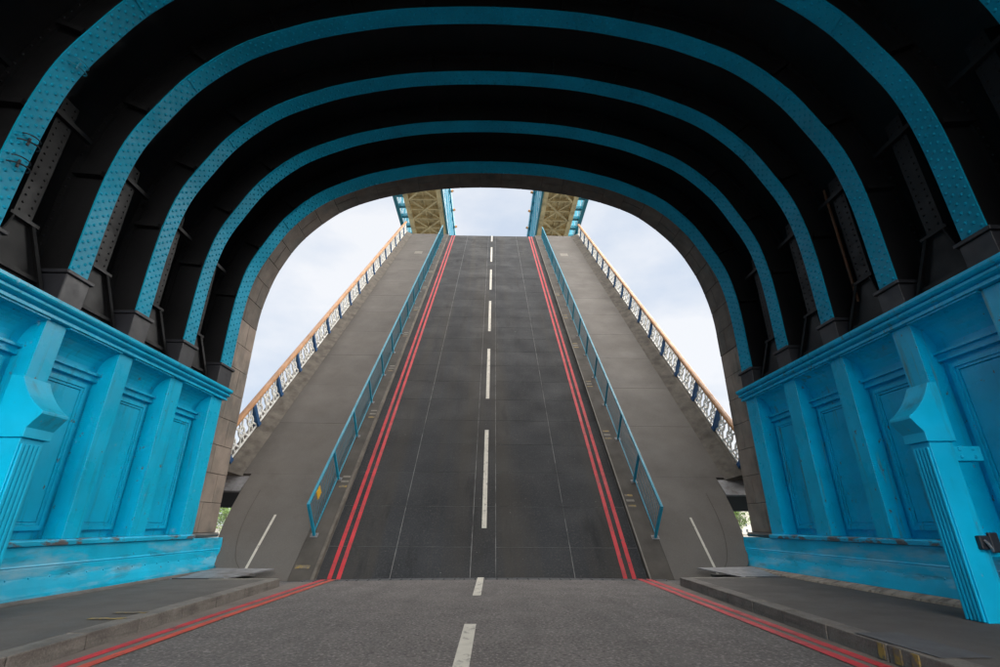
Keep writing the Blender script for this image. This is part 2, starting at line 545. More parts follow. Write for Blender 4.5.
ARCH_CX = 0.05
HALF = [(7.76, 5.64), (7.76, 7.2), (7.71, 8.1), (7.57, 8.9), (7.27, 9.66), (6.74, 10.68), (5.87, 11.63), (4.8, 12.25), (3.75, 12.65), (2.1, 13.02), (0, 13.15)]
FULL = [(-x, z) for x, z in HALF] + [(x, z) for x, z in HALF[-2::-1]]
arch = spline(FULL, .17)
arch[:, 0] += ARCH_CX
nrm = normals2d(arch)                 # travelling left foot -> apex -> right foot: left of travel points outwards

# vault plate: shell .95 m outside the rib soffits
OFF = .95
vo = arch + nrm * OFF
vo2 = arch + nrm * (OFF + .12)
idx = list(range(0, len(arch), 2))
if idx[-1] != len(arch) - 1:
    idx.append(len(arch) - 1)
mb = MB()
prof = [tuple(vo[i]) for i in idx] + [tuple(vo2[i]) for i in reversed(idx)]
n = len(idx)
vs = []
for yy in (-6.3, 13.95):
    vs += [(x, yy, z) for x, z in prof]
N = len(prof)
fs = [(i, i + 1, N + i + 1, N + i) for i in range(n - 1)]
fs += [(n + i, n + i + 1, N + n + i + 1, N + n + i) for i in range(n - 1)]
fs += [(i, i + 1, 2 * n - 2 - i, 2 * n - 1 - i) for i in range(n - 1)]
fs += [(N + i, N + i + 1, N + 2 * n - 2 - i, N + 2 * n - 1 - i) for i in range(n - 1)]
mb.add(vs, fs)
o = mb.build('vault_plate', M_black, tower)
fix_normals(o)

# stone reveal: jamb courses and voussoirs, each a block
SH = [(8.02, 1.12), (8.03, 4.0), (8.03, 7.2), (8.0, 8.2), (7.88, 9.0), (7.62, 9.95), (7.05, 11.1), (6.12, 12.15), (5.2, 12.78), (3.7, 13.32), (1.8, 13.66), (0, 13.76)]
SF = [(-x, z) for x, z in SH] + [(x, z) for x, z in SH[-2::-1]]
sa = spline(SF, .20)
sa[:, 0] += .03
sn = normals2d(sa)
Y0, Y1 = 13.985, 15.4
per = 4
i = 0
blk = 0
while i < len(sa) - 1:
    j = min(i + per, len(sa) - 1)
    if len(sa) - 1 - j < 2:
        j = len(sa) - 1
    pr = random.uniform(-.006, .006)
    mid = (Y0 + Y1) / 2 + (0.2 if blk % 2 else -.25)
    for ya, yb in ((Y0, mid), (mid, Y1)):
        mb = MB()
        inner = [sa[k] + sn[k] * pr for k in range(i, j + 1)]
        tdir = (sa[j] - sa[i]) / np.linalg.norm(sa[j] - sa[i])
        inner[0] = inner[0] + tdir * .005
        inner[-1] = inner[-1] - tdir * .005
        outer = [inner[q] + sn[i + q] * .55 for q in range(len(inner))]
        prof = [tuple(p) for p in inner] + [tuple(p) for p in reversed(outer)]
        mb.prism_y(prof, ya + .004, yb - .004)
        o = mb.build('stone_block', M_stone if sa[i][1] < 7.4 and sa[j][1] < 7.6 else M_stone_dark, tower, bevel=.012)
        fix_normals(o)
    i = j
    blk += 1
# mortar shell behind the block faces
mb = MB()
ins = sa + sn * .02
out = sa + sn * .60
q = list(range(0, len(sa), 2)) + ([len(sa) - 1] if (len(sa) - 1) % 2 else [])
prof_i = [tuple(ins[k]) for k in q]
prof_o = [tuple(out[k]) for k in q]
n = len(q)
vs = [(x, Y0 + .015, z) for x, z in prof_i + prof_o] + [(x, Y1 - .015, z) for x, z in prof_i + prof_o]
fs = []
for k in range(n - 1):
    fs += [(k, k + 1, 2 * n + k + 1, 2 * n + k), (n + k, n + k + 1, 3 * n + k + 1, 3 * n + k),
           (k, k + 1, n + k + 1, n + k), (2 * n + k, 2 * n + k + 1, 3 * n + k + 1, 3 * n + k)]
mb.add(vs, fs)
o = mb.build('mortar_bed', M_mortar, tower)
fix_normals(o)
# facade wall round the opening (towards the river), and the body of the tower above
fo = sa + sn * .58
mb = MB()
k2 = list(range(0, len(fo), 3)) + ([len(fo) - 1] if (len(fo) - 1) % 3 else [])
pts = [tuple(fo[k]) for k in k2]
TOPZ, TX = 72.0, 11.6
vs, fs = [], []
for yy in (14.02, 15.36):
    for x, z in pts:
        # outer ring: push to the tower rectangle
        if z < 9.0:
            e = (math.copysign(TX, x), z)
        else:
            e = (x / max(abs(pts[len(pts) // 2][0]), 8.2) * TX if abs(x) < 8.0 else math.copysign(TX, x), TOPZ)
        vs += [(x, yy, z), (e[0], yy, e[1])]
h = 2 * len(pts)
for k in range(len(pts) - 1):
    fs += [(2 * k, 2 * k + 1, 2 * k + 3, 2 * k + 2), (h + 2 * k, h + 2 * k + 1, h + 2 * k + 3, h + 2 * k + 2),
           (2 * k + 1, 2 * k + 3, h + 2 * k + 3, h + 2 * k + 1)]
mb.add(vs, fs)
o = mb.build('facade_wall', M_stone, tower)
fix_normals(o)
mb = MB()
mb.box((-TX, -6.3, 14.6), (TX, 13.96, TOPZ))
mb.build('upper_storeys', M_stone, tower)
for s in (-1, 1):
    mb = MB()
    mb.box((min(s * 8.95, s * TX), -6.3, -12), (max(s * 8.95, s * TX), 13.96, 14.59))
    mb.build('side_wall', M_stone, tower)
    mb = MB()
    mb.box((min(s * 8.64, s * TX), 14.02, -12), (max(s * 8.64, s * TX), 15.36, 1.1))
    mb.build('pier_foot', M_stone, tower)
    # stone plinth course under the jamb with a small moulded nose
    mb = MB()
    mb.prism_y([(s * 7.93, 1.0), (s * 7.90, 1.06), (s * 7.93, 1.118), (s * 8.6, 1.118), (s * 8.6, 1.0)], 13.9, 15.44)
    o = mb.build('jamb_plinth', M_plinth, tower)
    fix_normals(o)
    # iron angle trim between the wall panelling and the stone
    mb = MB()
    mb.box((min(s * 7.98, s * 8.1), 13.90, 1.13), (max(s * 7.98, s * 8.1), 13.97, 5.0))
    mb.build('jamb_trim', M_foot, tower)
for s in (-1, 1):
    # octagonal corner turret, out of view, added to block side light from the footway tails
    mb = MB()
    for za, zb, r in ((-12, 16, 2.35), (16, 16.6, 2.55), (16.6, 34, 2.3), (34, 34.6, 2.5), (34.6, 72, 2.2)):
        mb.tube([(s * 12.1, 15.7, za + .001), (s * 12.1, 15.7, zb)], r, 8)
    mb.build('corner_turret', M_stone, tower)
mb = MB()
mb.box((-8.9, -6.3, -12), (8.9, 12.7, -1.61))
mb.build('pier_base', M_plinth, tower)

# ------------------------------------------------------------------ iron ribs
RIBS = [(13.25, 13.82), (11.43, 11.88), (9.66, 10.08), (7.87, 8.29), (6.10, 6.52), (4.33, 4.75)]
RIB_LABEL = ['blue riveted arch rib farthest from the viewer, next to the stone arch edge',
             'second blue riveted arch rib counting inwards from the stone arch',
             'third blue riveted arch rib counting inwards from the stone arch',
             'fourth blue rib from the stone arch, its crown just under the top edge',
             'fifth blue rib from the stone arch, cut off by the top edge, with wire hoops',
             'nearest blue riveted rib, showing only in the upper right corner']


def sweep(mb, curve, nr, o0, o1, y0, y1):
    """box section: offsets o0..o1 along outward normal, y0..y1"""
    n = len(curve)
    a, b = curve + nr * o0, curve + nr * o1
    vs = []
    for k in range(n):
        vs += [(a[k][0], y0, a[k][1]), (a[k][0], y1, a[k][1]), (b[k][0], y1, b[k][1]), (b[k][0], y0, b[k][1])]
    fs = []
    for k in range(n - 1):
        for c in range(4):
            fs.append((4 * k + c, 4 * k + (c + 1) % 4, 4 * k + 4 + (c + 1) % 4, 4 * k + 4 + c))
    fs += [(3, 2, 1, 0), tuple(4 * (n - 1) + c for c in range(4))]
    mb.add(vs, fs)


tang = np.gradient(arch, axis=0)
tang /= np.linalg.norm(tang, axis=1)[:, None]
slen = np.r_[0, np.cumsum(np.linalg.norm(np.diff(arch, axis=0), axis=1))]


def at_s(s):
    return (np.array([np.interp(s, slen, arch[:, 0]), np.interp(s, slen, arch[:, 1])]),
            np.array([np.interp(s, slen, nrm[:, 0]), np.interp(s, slen, nrm[:, 1])]))


for ri, (ya, yb) in enumerate(RIBS):
    e = tag(empty('arch_rib', (0, 0, 0)), RIB_LABEL[ri], 'arch rib', 'blue riveted iron ribs of the vault')
    yc = (ya + yb) / 2
    wd = yb - ya
    mb = MB()
    sweep(mb, arch, nrm, 0, .03, ya, yb)
    o = mb.build('soffit_plate', M_rib, e)
    fix_normals(o)
    # cover plates lap the soffit plate at joints
    for sj in (slen[-1] * .22, slen[-1] * .5, slen[-1] * .78):
        ks = [k for k in range(len(arch)) if abs(slen[k] - sj) < .55]
        mb = MB()
        sweep(mb, arch[ks[0]:ks[-1] + 1], nrm[ks[0]:ks[-1] + 1], -.018, .001, ya + .03, yb - .03)
        o = mb.build('cover_plate', M_rib, e)
        fix_normals(o)
    mb = MB()
    sweep(mb, arch, nrm, .031, OFF - .01, yc - .03, yc + .03)
    o = mb.build('web', M_black, e)
    fix_normals(o)
    for o0, nm in ((.032, 'flange_angle'), (OFF - .17, 'root_angle')):
        mb = MB()
        sweep(mb, arch, nrm, o0, o0 + .14, yc - .085, yc + .085)
        o = mb.build(nm, M_black, e)
        fix_normals(o)
    mb, mw = MB(), MB()
    s = .12
    kk = 0
    while s < slen[-1] - .05:
        p, nn = at_s(s)
        tg = (nn[1], 0, -nn[0])
        rows = (.07, .16) if kk % 2 == 0 else (.115, .115)
        rr = (ya + .055, ya + wd * .36, yb - wd * .36, yb - .055)
        lift = .019 if any(abs(s - sj) < .5 for sj in (slen[-1] * .22, slen[-1] * .5, slen[-1] * .78)) else 0
        for q, y in enumerate(rr):
            st = .08 if q % 2 else 0
            p2, n2 = at_s(s + st)
            rivet(mb, (p2[0] - n2[0] * lift, y, p2[1] - n2[1] * lift), (-n2[0], 0, -n2[1]), (0, 1, 0), .034)
        for oo in (.10, OFF - .10):
            p3 = p + nn * oo
            rivet(mw, (p3[0], yc - .085, p3[1]), (0, -1, 0), (1, 0, 0), .030)
        s += .185
        kk += 1
    o = mb.build('soffit_rivets', M_rib, e)
    o['kind'] = 'stuff'
    o = mw.build('web_rivets', M_black, e)
    o['kind'] = 'stuff'
    # stiffeners across the web
    for f in np.linspace(.09, .91, 13):
        p, nn = at_s(slen[-1] * f)
        mb = MB()
        mb.bar((p[0] + nn[0] * .18, yc - .1, p[1] + nn[1] * .18), (p[0] + nn[0] * (OFF - .18), yc - .1, p[1] + nn[1] * (OFF - .18)), .10, .14, (0, 1, 0))
        mb.build('web_stiffener', M_black, e)
    # feet: block with a lipped cap
    for s_ in (-1, 1):
        zt = 5.66
        xf = s_ * 7.72 + ARCH_CX
        mb = MB()
        mb.box((min(xf, xf + s_ * .95), ya - .05, 5.05), (max(xf, xf + s_ * .95), yb + .05, zt - .07))
        mb.build('foot_block', M_foot, e, bevel=.012)
        mb = MB()
        xl = xf - s_ * .045
        mb.box((min(xl, xf + s_ * .98), ya - .10, zt - .075), (max(xl, xf + s_ * .98), yb + .10, zt))
        mb.build('foot_cap', M_foot, e, bevel=.015)
    if ri == 4:
        # wire hoops on the left leg
        for s0 in (1.1, 1.55, 3.35):
            p, nn = at_s(s0)
            mb = MB()
            c = Vector((p[0], yb - .16, p[1]))
            inw = Vector((-nn[0], 0, -nn[1]))
            tg = Vector((nn[1], 0, -nn[0]))
            pts = [c + Vector((0, math.cos(t) * .17, 0)) + tg * (math.cos(t) * .02) + inw * (.02 + .15 * math.sin(t)) for t in np.linspace(0, math.pi, 13)]
            mb.tube(pts, .012, 6)
            pts = [c + tg * .13 + Vector((0, math.cos(t) * .14, 0)) + inw * (.02 + .13 * math.sin(t)) for t in np.linspace(0, math.pi, 13)]
            mb.tube(pts, .010, 6)
            mb.bar(c + inw * .02, c + tg * .14 + inw * .02, .03, .03)
            mb.build('wire_hoop', M_teal if s0 > 3 else M_foot, e)

# side bays between the ribs: dark stanchions, gussets and rails
BAYS = [(11.88, 13.25), (10.08, 11.43), (8.29, 9.66), (6.52, 7.87), (4.75, 6.10), (2.98, 4.33)]
for s in (-1, 1):
    for bi, (y0, y1) in enumerate(BAYS):
        ym = (y0 + y1) / 2
        # trapezoid stanchion
        mb = MB()
        X0, X1 = s * 8.72, s * 8.2
        prof = [(X0, y0 + .25), (X1, y0 + .50), (X1, y1 - .50), (X0, y1 - .25)]
        zb, zt = 6.25, 9.0
        mb.hexa([(x, y, zb) for x, y in prof], [(x, y, zt) for x, y in prof])
        o = mb.build('stanchion', M_black, tower)
        fix_normals(o)
        # sloping gusset from the stanchion foot to the rib feet
        mb = MB()
        mb.hexa([(s * 8.06, y0 + .02, 5.06), (s * 8.06, y1 - .02, 5.06), (s * 8.75, y1 - .02, 5.06), (s * 8.75, y0 + .02, 5.06)],
                [(s * 8.22, y0 + .45, 6.28), (s * 8.22, y1 - .45, 6.28), (s * 8.72, y1 - .3, 6.28), (s * 8.72, y0 + .3, 6.28)])
        o = mb.build('gusset', M_black, tower)
        fix_normals(o)
        for nm_, p_, q_, w_, h_ in (('gusset_angle', (s * 7.98, y0 + .05, 5.12), (s * 8.18, y0 + .48, 6.30), .09, .05),
                                    ('gusset_angle', (s * 7.98, y1 - .05, 5.12), (s * 8.18, y1 - .48, 6.30), .09, .05),
                                    ('bay_rail', (s * 8.17, y0 + .40, 6.30), (s * 8.17, y1 - .40, 6.30), .09, .06),
                                    ('bay_rail', (s * 8.15, y0 + .12, 8.55), (s * 8.15, y1 - .12, 8.55), .09, .09),
                                    ('bay_rail', (s * 8.06, y0 + .06, 5.36), (s * 8.06, y1 - .06, 5.36), .06, .07)):
            mb = MB()
            mb.bar(p_, q_, w_, h_)
            mb.build(nm_, M_black, tower)
        mr = MB()
        for t in np.linspace(.08, .92, 11):
            for (ya_, yb_) in ((y0 + .05, y0 + .48), (y1 - .05, y1 - .48)):
                rivet(mr, (s * (7.98 + .2 * t - .03), ya_ + (yb_ - ya_) * t, 5.12 + 1.18 * t), (-s, 0, .1), (0, 1, 0), .024)
        for z in np.linspace(6.45, 8.9, 17):
            for yy in (y0 + .52, y1 - .52):
                rivet(mr, (X1 - s * .002, yy + (.06 if yy < ym else -.06), z), (-s, 0, 0), (0, 1, 0), .024)
        o = mr.build('bay_rivets', M_black, tower)
        o['kind'] = 'stuff'
        if s > 0 and bi == 2:
            mb = MB()
            mb.bar((8.14, y1 - .42, 5.9), (8.14, y1 - .42, 8.9), .05, .03, (1, 0, 0))
            mb.build('rusty_angle', M_rust, tower)['label'] = 'angle iron streaked with orange rust'

# ------------------------------------------------------------------ blue iron wall panelling
PIL = [(13.25, 13.82), (11.42, 11.90), (9.66, 10.06), (7.87, 8.29), (6.12, 6.52), (4.35, 4.75), (2.58, 2.98)]
WALL_LABEL = {-1: 'bright blue panelled iron wall on the left with moulded cornice and scuffed base',
              1: 'dimly lit blue panelled iron wall on the right with rust-streaked pilasters'}
for s in (-1, 1):
    XP = 7.76
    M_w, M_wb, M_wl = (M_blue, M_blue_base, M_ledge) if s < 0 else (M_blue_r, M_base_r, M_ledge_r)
    YE, YN = 13.86, -6.3
    ZC = 4.71 if s < 0 else 4.78
    wall = tag(empty('iron_wall', (s * 8.0, 8, .13)), WALL_LABEL[s], 'wall')
    wall.matrix_world = Matrix.Translation((0, 0, 0))
    # battered base
    mb = MB()
    mb.prism_y([(s * 7.60, .10), (s * 7.605, .24), (s * 7.64, .36), (s * 7.69, .50), (s * 7.705, .66), (s * 8.5, .66), (s * 8.5, .10)], YN, 15.42)
    o = mb.build('base_skirt', M_wb, wall, bevel=.008)
    fix_normals(o)
    mb = MB()
    mb.prism_y([(s * 7.725, .661), (s * 7.715, .68), (s * 7.735, .70), (s * 7.745, .985), (s * 8.5, .985), (s * 8.5, .661)], YN, 15.40)
    o = mb.build('base_upper', M_wb, wall, bevel=.006)
    fix_normals(o)
    # skirt rivets
    mr = MB()
    for y in np.arange(2.0, 15.2, .42):
        rivet(mr, (s * 7.688, y, .50), (-s, 0, .25), (0, 1, 0), .020)
    o = mr.build('skirt_bolts', M_wb, wall)
    o['kind'] = 'stuff'
    # ledge moulding
    mb = MB()
    mb.prism_y([(s * 7.745, .986), (s * 7.69, 1.0), (s * 7.685, 1.07), (s * 7.73, 1.095), (s * 8.5, 1.095), (s * 8.5, .986)], YN, YE)
    o = mb.build('ledge', M_wl, wall, bevel=.006)
    fix_normals(o)
    # back sheet
    mb = MB()
    mb.box((min(s * 8.13, s * 8.5), YN, 1.096), (max(s * 8.13, s * 8.5), YE - .02, 4.99))
    mb.build('back_plate', M_w, wall)
    # pilasters
    for (a, b_) in PIL:
        mb = MB()
        mb.box((min(s * XP, s * 8.128), a, 1.097), (max(s * XP, s * 8.128), b_, ZC - .01))
        mb.build('pilaster', M_w, wall, bevel=.006)
    # panels with moulded frames between pilasters
    for k in range(len(PIL) - 1):
        y1, y0 = PIL[k][0], PIL[k + 1][1]
        pa, pb_ = y0 + .13, y1 - .13
        z0, z1 = 1.24, 3.95
        mb = MB()
        mb.box((min(s * 8.10, s * 8.1285), pa + .14, z0 + .14), (max(s * 8.10, s * 8.1285), pb_ - .14, z1 - .14))
        pn = mb.build('panel', M_w, wall, bevel=.008)
        mb = MB()
        fw_ = .08
        for (xo, d0, d1) in ((8.06, 0, fw_), (8.085, fw_ + .001, fw_ + .05)):
            xa, xb = min(s * xo, s * 8.1284), max(s * xo, s * 8.1284)
            mb.box((xa, pa + d0, z0 + d0), (xb, pa + d1, z1 - d0))
            mb.box((xa, pb_ - d1, z0 + d0), (xb, pb_ - d0, z1 - d0))
            mb.box((xa, pa + d1 + .0005, z0 + d0), (xb, pb_ - d1 - .0005, z0 + d1))
            mb.box((xa, pa + d1 + .0005, z1 - d1), (xb, pb_ - d1 - .0005, z1 - d0))
        mb.build('frame', M_w, pn, bevel=.006)
        # head mouldings between the pilasters
        mb = MB()
        mb.prism_y([(s * 8.125, 4.02), (s * 8.03, 4.03), (s * 8.03, 4.075), (s * 8.06, 4.08), (s * 8.06, 4.15), (s * 7.99, 4.155), (s * 7.99, 4.20), (s * 8.125, 4.21)], y0 + .003, y1 - .003)
        o = mb.build('head_moulding', M_w, wall)
        fix_normals(o)
        # concave cove up to the cornice
        prof = []
        for t in np.linspace(0, math.pi / 2, 9):
            prof.append((s * (7.70 + .42 * math.cos(t)), 4.22 + (ZC - 4.25) * math.sin(t)))
        prof += [(s * 7.70, ZC - .005), (s * 8.126, ZC - .005)]
        mb = MB()
        mb.prism_y(prof, y0 + .003, y1 - .003)
        o = mb.build('cove', M_w, wall)
        fix_normals(o)
    # cornice
    prof = [(7.70, 0), (7.66, .005), (7.66, .05), (7.70, .052), (7.70, .078), (7.64, .10), (7.60, .125), (7.595, .165), (7.645, .167), (7.645, .189),
            (7.585, .20), (7.55, .225), (7.54, .25), (7.54, .30), (7.57, .315), (8.6, .315), (8.6, 0)]
    mb = MB()
    mb.prism_y([(s * x, ZC + z) for x, z in prof], YN, YE + .04)
    o = mb.build('cornice', M_w, wall)
    fix_normals(o)
    mb = MB()
    mb.prism_y([(s * 7.60, ZC + .316), (s * 7.62, ZC + .335), (s * 7.9, ZC + .36), (s * 8.7, ZC + .60), (s * 8.7, ZC + .316)], YN, YE - .02)
    o = mb.build('cornice_weathering', M_dust, wall)
    fix_normals(o)

# ------------------------------------------------------------------ gate posts standing off the walls
POST_LABEL = {-1: 'blue fluted iron gate post with curved corbel cut by the left edge',
              1: 'blue fluted iron gate post with curved corbel and latch on the right pavement'}
for s in (-1, 1):
    gp = tag(empty('gate_post', (0, 0, 0)), POST_LABEL[s], 'gate post', 'blue gate posts by the walls')
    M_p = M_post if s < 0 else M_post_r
    XA, XB, YA, YB = 6.62, 6.98, 7.05, 7.38
    if s < 0:
        XA, XB, YA, YB = 6.66, 7.06, 7.03, 7.42
    mb = MB()
    mb.box((min(s * XA, s * XB), YA, .128), (max(s * XA, s * XB), YB, 2.50))
    mb.build('shaft', M_p, gp, bevel=.01)
    # raised flutes on the roadside face
    nf = 5
    for k in range(nf):
        y0 = YA + .02 + k * (YB - YA - .04) / nf
        y1 = y0 + (YB - YA - .04) / nf - .022
        mb = MB()
        mb.box((min(s * (XA - .03), s * XA) - (0.001 if s > 0 else 0), y0, .14), (max(s * (XA - .03), s * XA) + (0.001 if s < 0 else 0), y1, 2.42))
        mb.build('flute', M_p, gp, bevel=.008)
    # corbel head
    prof = [(XB + .04, 2.502), (XA - .07, 2.502), (XA - .07, 2.66), (XA - .02, 2.665)]
    prof = [(XB + .04, 2.502), (XA - .05, 2.502), (XA - .05, 2.64), (XA - .20, 2.84)]
    for t in np.linspace(0, math.pi / 2, 9)[0:]:
        q_ = t / (math.pi / 2)
        prof.append((XA - .20 + .46 * (.35 * math.sin(t) + .65 * q_), 2.88 + .53 * (.35 * (1 - math.cos(t)) + .65 * q_)))
    prof += [(XB + .04, 3.42)]
    mb = MB()
    mb.prism_y([(s * x, z) for x, z in prof], YA - .04, YB + .04)
    o = mb.build('corbel', M_p, gp, bevel=.008)
    fix_normals(o)
    # strap back to the wall, bolts, latch
    mb = MB()
    mb.box((min(s * (XB + .001), s * 7.40), YA + .02, 2.22), (max(s * (XB + .001), s * 7.40), YA + .22, 2.44))
    mb.build('strap', M_p, gp, bevel=.01)
    mr = MB()
    for z in (2.28, 2.39):
        for x in (XB + .09, XB + .30):
            rivet(mr, (s * x, YA + .019, z), (0, -1, 0), (1, 0, 0), .03)
    o = mr.build('strap_bolts', M_p, gp)
    mb = MB()
    xl = XA + .2
    mb.box((min(s * xl, s * (xl + .16)), YA - .07, 1.02), (max(s * xl, s * (xl + .16)), YA, 1.2))
    la = mb.build('latch', M_foot, gp, bevel=.015)
    mb = MB()
    mb.box((min(s * (xl + .17), s * (xl + .30)), YA - .05, .98), (max(s * (xl + .17), s * (xl + .30)), YA, 1.24))
    mb.build('latch_keep', M_foot, la, bevel=.015)
    mb = MB()
    mb.tube([(s * (xl + .06), YA - .07, 1.14), (s * (xl + .06), YA - .11, 1.10), (s * (xl + .09), YA - .11, 1.04), (s * (xl + .12), YA - .08, 1.0)], .018, 6)
    mb.build('latch_hook', M_steel, la)
    mb = MB()
    mb.box((min(s * (XB + .02), s * 7.7), YA + .05, .92), (max(s * (XB + .02), s * 7.7), YA + .2, 1.06))
    mb.build('tie_bar', M_p, gp, bevel=.01)

# ------------------------------------------------------------------ the raised bascule leaf
TH = R_(46.4)
BM = Matrix.Translation((-.09, 14.82, -.04)) @ Matrix.Rotation(TH, 4, 'X') @ Matrix.Rotation(R_(-.5), 4, 'Z')
U0, U1 = -2.2, 41.6


def on_leaf(name):
    o = empty(name)
    o.matrix_world = BM
    return o


leaf = tag(on_leaf('bascule_leaf'), 'raised grey bascule roadway sloping steeply up with red edge lines and white dashes', 'bridge')
# structure below the surfacing
mb = MB()
mb.box((-4.6, U0, -.45), (4.6, U1 - .02, -.006))
mb.build('deck_plate', M_joint, leaf)
for x in (-8.0, -3.2, 3.2, 8.0):
    mb = MB()
    mb.hexa([(x - .3, U0, -4.5), (x + .3, U0, -4.5), (x + .3, U0, -.46), (x - .3, U0, -.46)],
            [(x - .3, U1 - .3, -1.4), (x + .3, U1 - .3, -1.4), (x + .3, U1 - .3, -.46), (x - .3, U1 - .3, -.46)])
    o = mb.build('main_girder', M_teal, leaf)
    fix_normals(o)
for u in np.arange(2, 41, 4.0):
    for xa, xb in ((-7.69, -3.51), (-2.89, 2.89), (3.51, 7.69)):
        mb = MB()
        mb.box((xa, u, -1.35), (xb, u + .25, -.47))
        mb.build('cross_girder', M_teal, leaf)
# roadway panels
COLS = [(-4.60, -2.58), (-2.58, -.36), (-.36, .36), (.36, 2.58), (2.58, 4.60)]
ROW = 1.62
for ci, (xa, xb) in enumerate(COLS):
    gl = .011
    L = ROW if ci != 2 else ROW * 3
    mb = MB()
    mb.box((xa + gl, gl * .7, -.005), (xb - gl, L - gl * .7, 0))
    me = mb.mesh('deck_panel', M_panel)
    u = U0
    while u < U1 - .05:
        ln = min(L, U1 - u)
        o = inst('deck_panel', me, leaf, (0, u, random.uniform(-.001, .002)), (0, 0, 0), (1, ln / L, 1))
        u += L
# kerb, kerb strip and footway slabs
for s in (-1, 1):
    mb = MB()
    mb.box((min(s * 4.61, s * 4.70), U0, -.05), (max(s * 4.61, s * 4.70), U1, .14))
    o = mb.build('kerb', M_edge if s < 0 else M_deckstrip, leaf, bevel=.015)
    if s > 0:
        mb = MB()
        mb.box((4.625, U0, .1405), (4.66, U1, .145))
        mb.build('kerb_edge_strip', M_palepaint, leaf)
    mb = MB()
    mb.box((min(s * 4.702, s * 5.30), U0, -.05), (max(s * 4.702, s * 5.30), U1, .125))
    mb.build('kerb_strip', M_deckstrip, leaf)
    # footway slabs, the lowest ones cut to the curved tail
    ED = 8.50
    slab = 3.05
    u = 4.0
    mb = MB()
    mb.box((min(s * 5.31, s * ED), .006, -.3), (max(s * 5.31, s * ED), slab - .006, .12))
    me = mb.mesh('footway_slab', M_deckfoot)
    while u < U1 - .05:
        ln = min(slab, U1 - u)
        inst('footway_slab', me, leaf, (0, u, random.uniform(-.003, .003)), (0, 0, 0), (1, ln / slab, 1))
        u += slab
    tail = [(5.31, 4.003), (8.22, 4.003), (8.20, 3.3), (8.13, 2.5), (8.02, 1.7), (7.88, 1.0), (7.66, .45), (7.3, .02), (6.9, -.25), (5.31, -.25)]
    mb = MB()
    n = len(tail)
    vs = [(s * x, u_, .12) for x, u_ in tail] + [(s * x, u_, -.9) for x, u_ in tail]
    mb.add(vs, [tuple(range(n)), tuple(range(2 * n - 1, n - 1, -1))] + [(k, (k + 1) % n, n + (k + 1) % n, n + k) for k in range(n)])
    o = mb.build('footway_tail', M_deckfoot, leaf)
    fix_normals(o)
    mb = MB()
    mb.box((min(s * 5.31, s * 7.2), U0, -.9), (max(s * 5.31, s * 7.2), -.26, .10))
    mb.build('footway_tail', M_deckfoot, leaf)
    # thin seam lines concentric with the curved tail
    mb = MB()
    tl = [(7.55, 3.2), (7.5, 2.2), (7.35, 1.3), (7.05, .5), (6.65, .02)]
    pts = spline(tl, .2)
    for k in range(len(pts) - 1):
        mb.bar((s * pts[k][0], pts[k][1], .1235), (s * pts[k + 1][0], pts[k + 1][1], .1235), .018, .006)
    mb.build('tail_seam', M_deckstrip, leaf)
    # white painted line at the foot
    mb = MB()
    mb.box((min(s * 6.56, s * 6.63), -.05, .121), (max(s * 6.56, s * 6.63), 2.12, .127))
    mb.build('white_line', M_white, leaf)
    # sloping edging up to the parapet, with a dark end block
    mb = MB()
    mb.add([(s * 8.501, 3.9, .10), (s * 9.06, 3.9, .34), (s * 9.35, 3.9, .34), (s * 9.35, 3.9, -.75), (s * 8.501, 3.9, -.75),
            (s * 8.501, U1, .10), (s * 9.06, U1, .34), (s * 9.35, U1, .34), (s * 9.35, U1, -.75), (s * 8.501, U1, -.75)],
           [(0, 1, 2, 3, 4), (9, 8, 7, 6, 5), (0, 5, 6, 1), (1, 6, 7, 2), (2, 7, 8, 3), (3, 8, 9, 4), (4, 9, 5, 0)])
    o = mb.build('edging', M_edge, leaf)
    fix_normals(o)
    mb = MB()
    mb.box((min(s * 8.23, s * 9.3), 3.2, -.7), (max(s * 8.23, s * 9.3), 3.895, .02))
    eb = mb.build('end_block', M_dark, leaf, bevel=.04)
    mb = MB()
    mb.box((min(s * 8.23, s * 9.32), 3.18, .021), (max(s * 8.23, s * 9.32), 3.9, .10))
    mb.build('end_block_cap', M_steel, eb)
    # rows of footing marks beside the guard rail
    for u in ((3.6, 7.7, 11.7, 15.8, 19.8, 24, 28) if s < 0 else (2.8, 6.4, 10.4, 14.6, 18.8, 23)):
        for k, m_ in ((-.24, M_yellow), (0, M_palepaint), (.24, M_yellow if s > 0 else M_palepaint)):
            mb = MB()
            mb.box((min(s * 4.72, s * 4.98), u + k, .1255), (max(s * 4.72, s * 4.98), u + k + .09, .129))
            mb.build('footing_mark', m_, leaf)
    mb = MB()
    mb.box((min(s * 6.4, s * 7.1), 33.5, .121), (max(s * 6.4, s * 7.1), 34.4, .126))
    mb.build('footway_mark', M_palepaint, leaf)
    # double red lines
    for x in (4.295, 4.045):
        mb = MB()
        mb.box((min(s * x, s * (x - .115)), U0, .003), (max(s * x, s * (x - .115)), U1 - .005, .008))
        mb.build('red_line', M_red, leaf)
mb = MB()
mb.box((-5.25, .16, .1255), (-4.85, .27, .13))
mb.build('footing_mark', M_yellow, leaf)
# centre dashes
for k in range(6):
    a = 1.75 + 7.48 * k
    mb = MB()
    mb.box((-.075, a, .003), (.075, min(a + 5.1, U1 - .01), .008))
    mb.build('centre_dash', M_white, leaf)

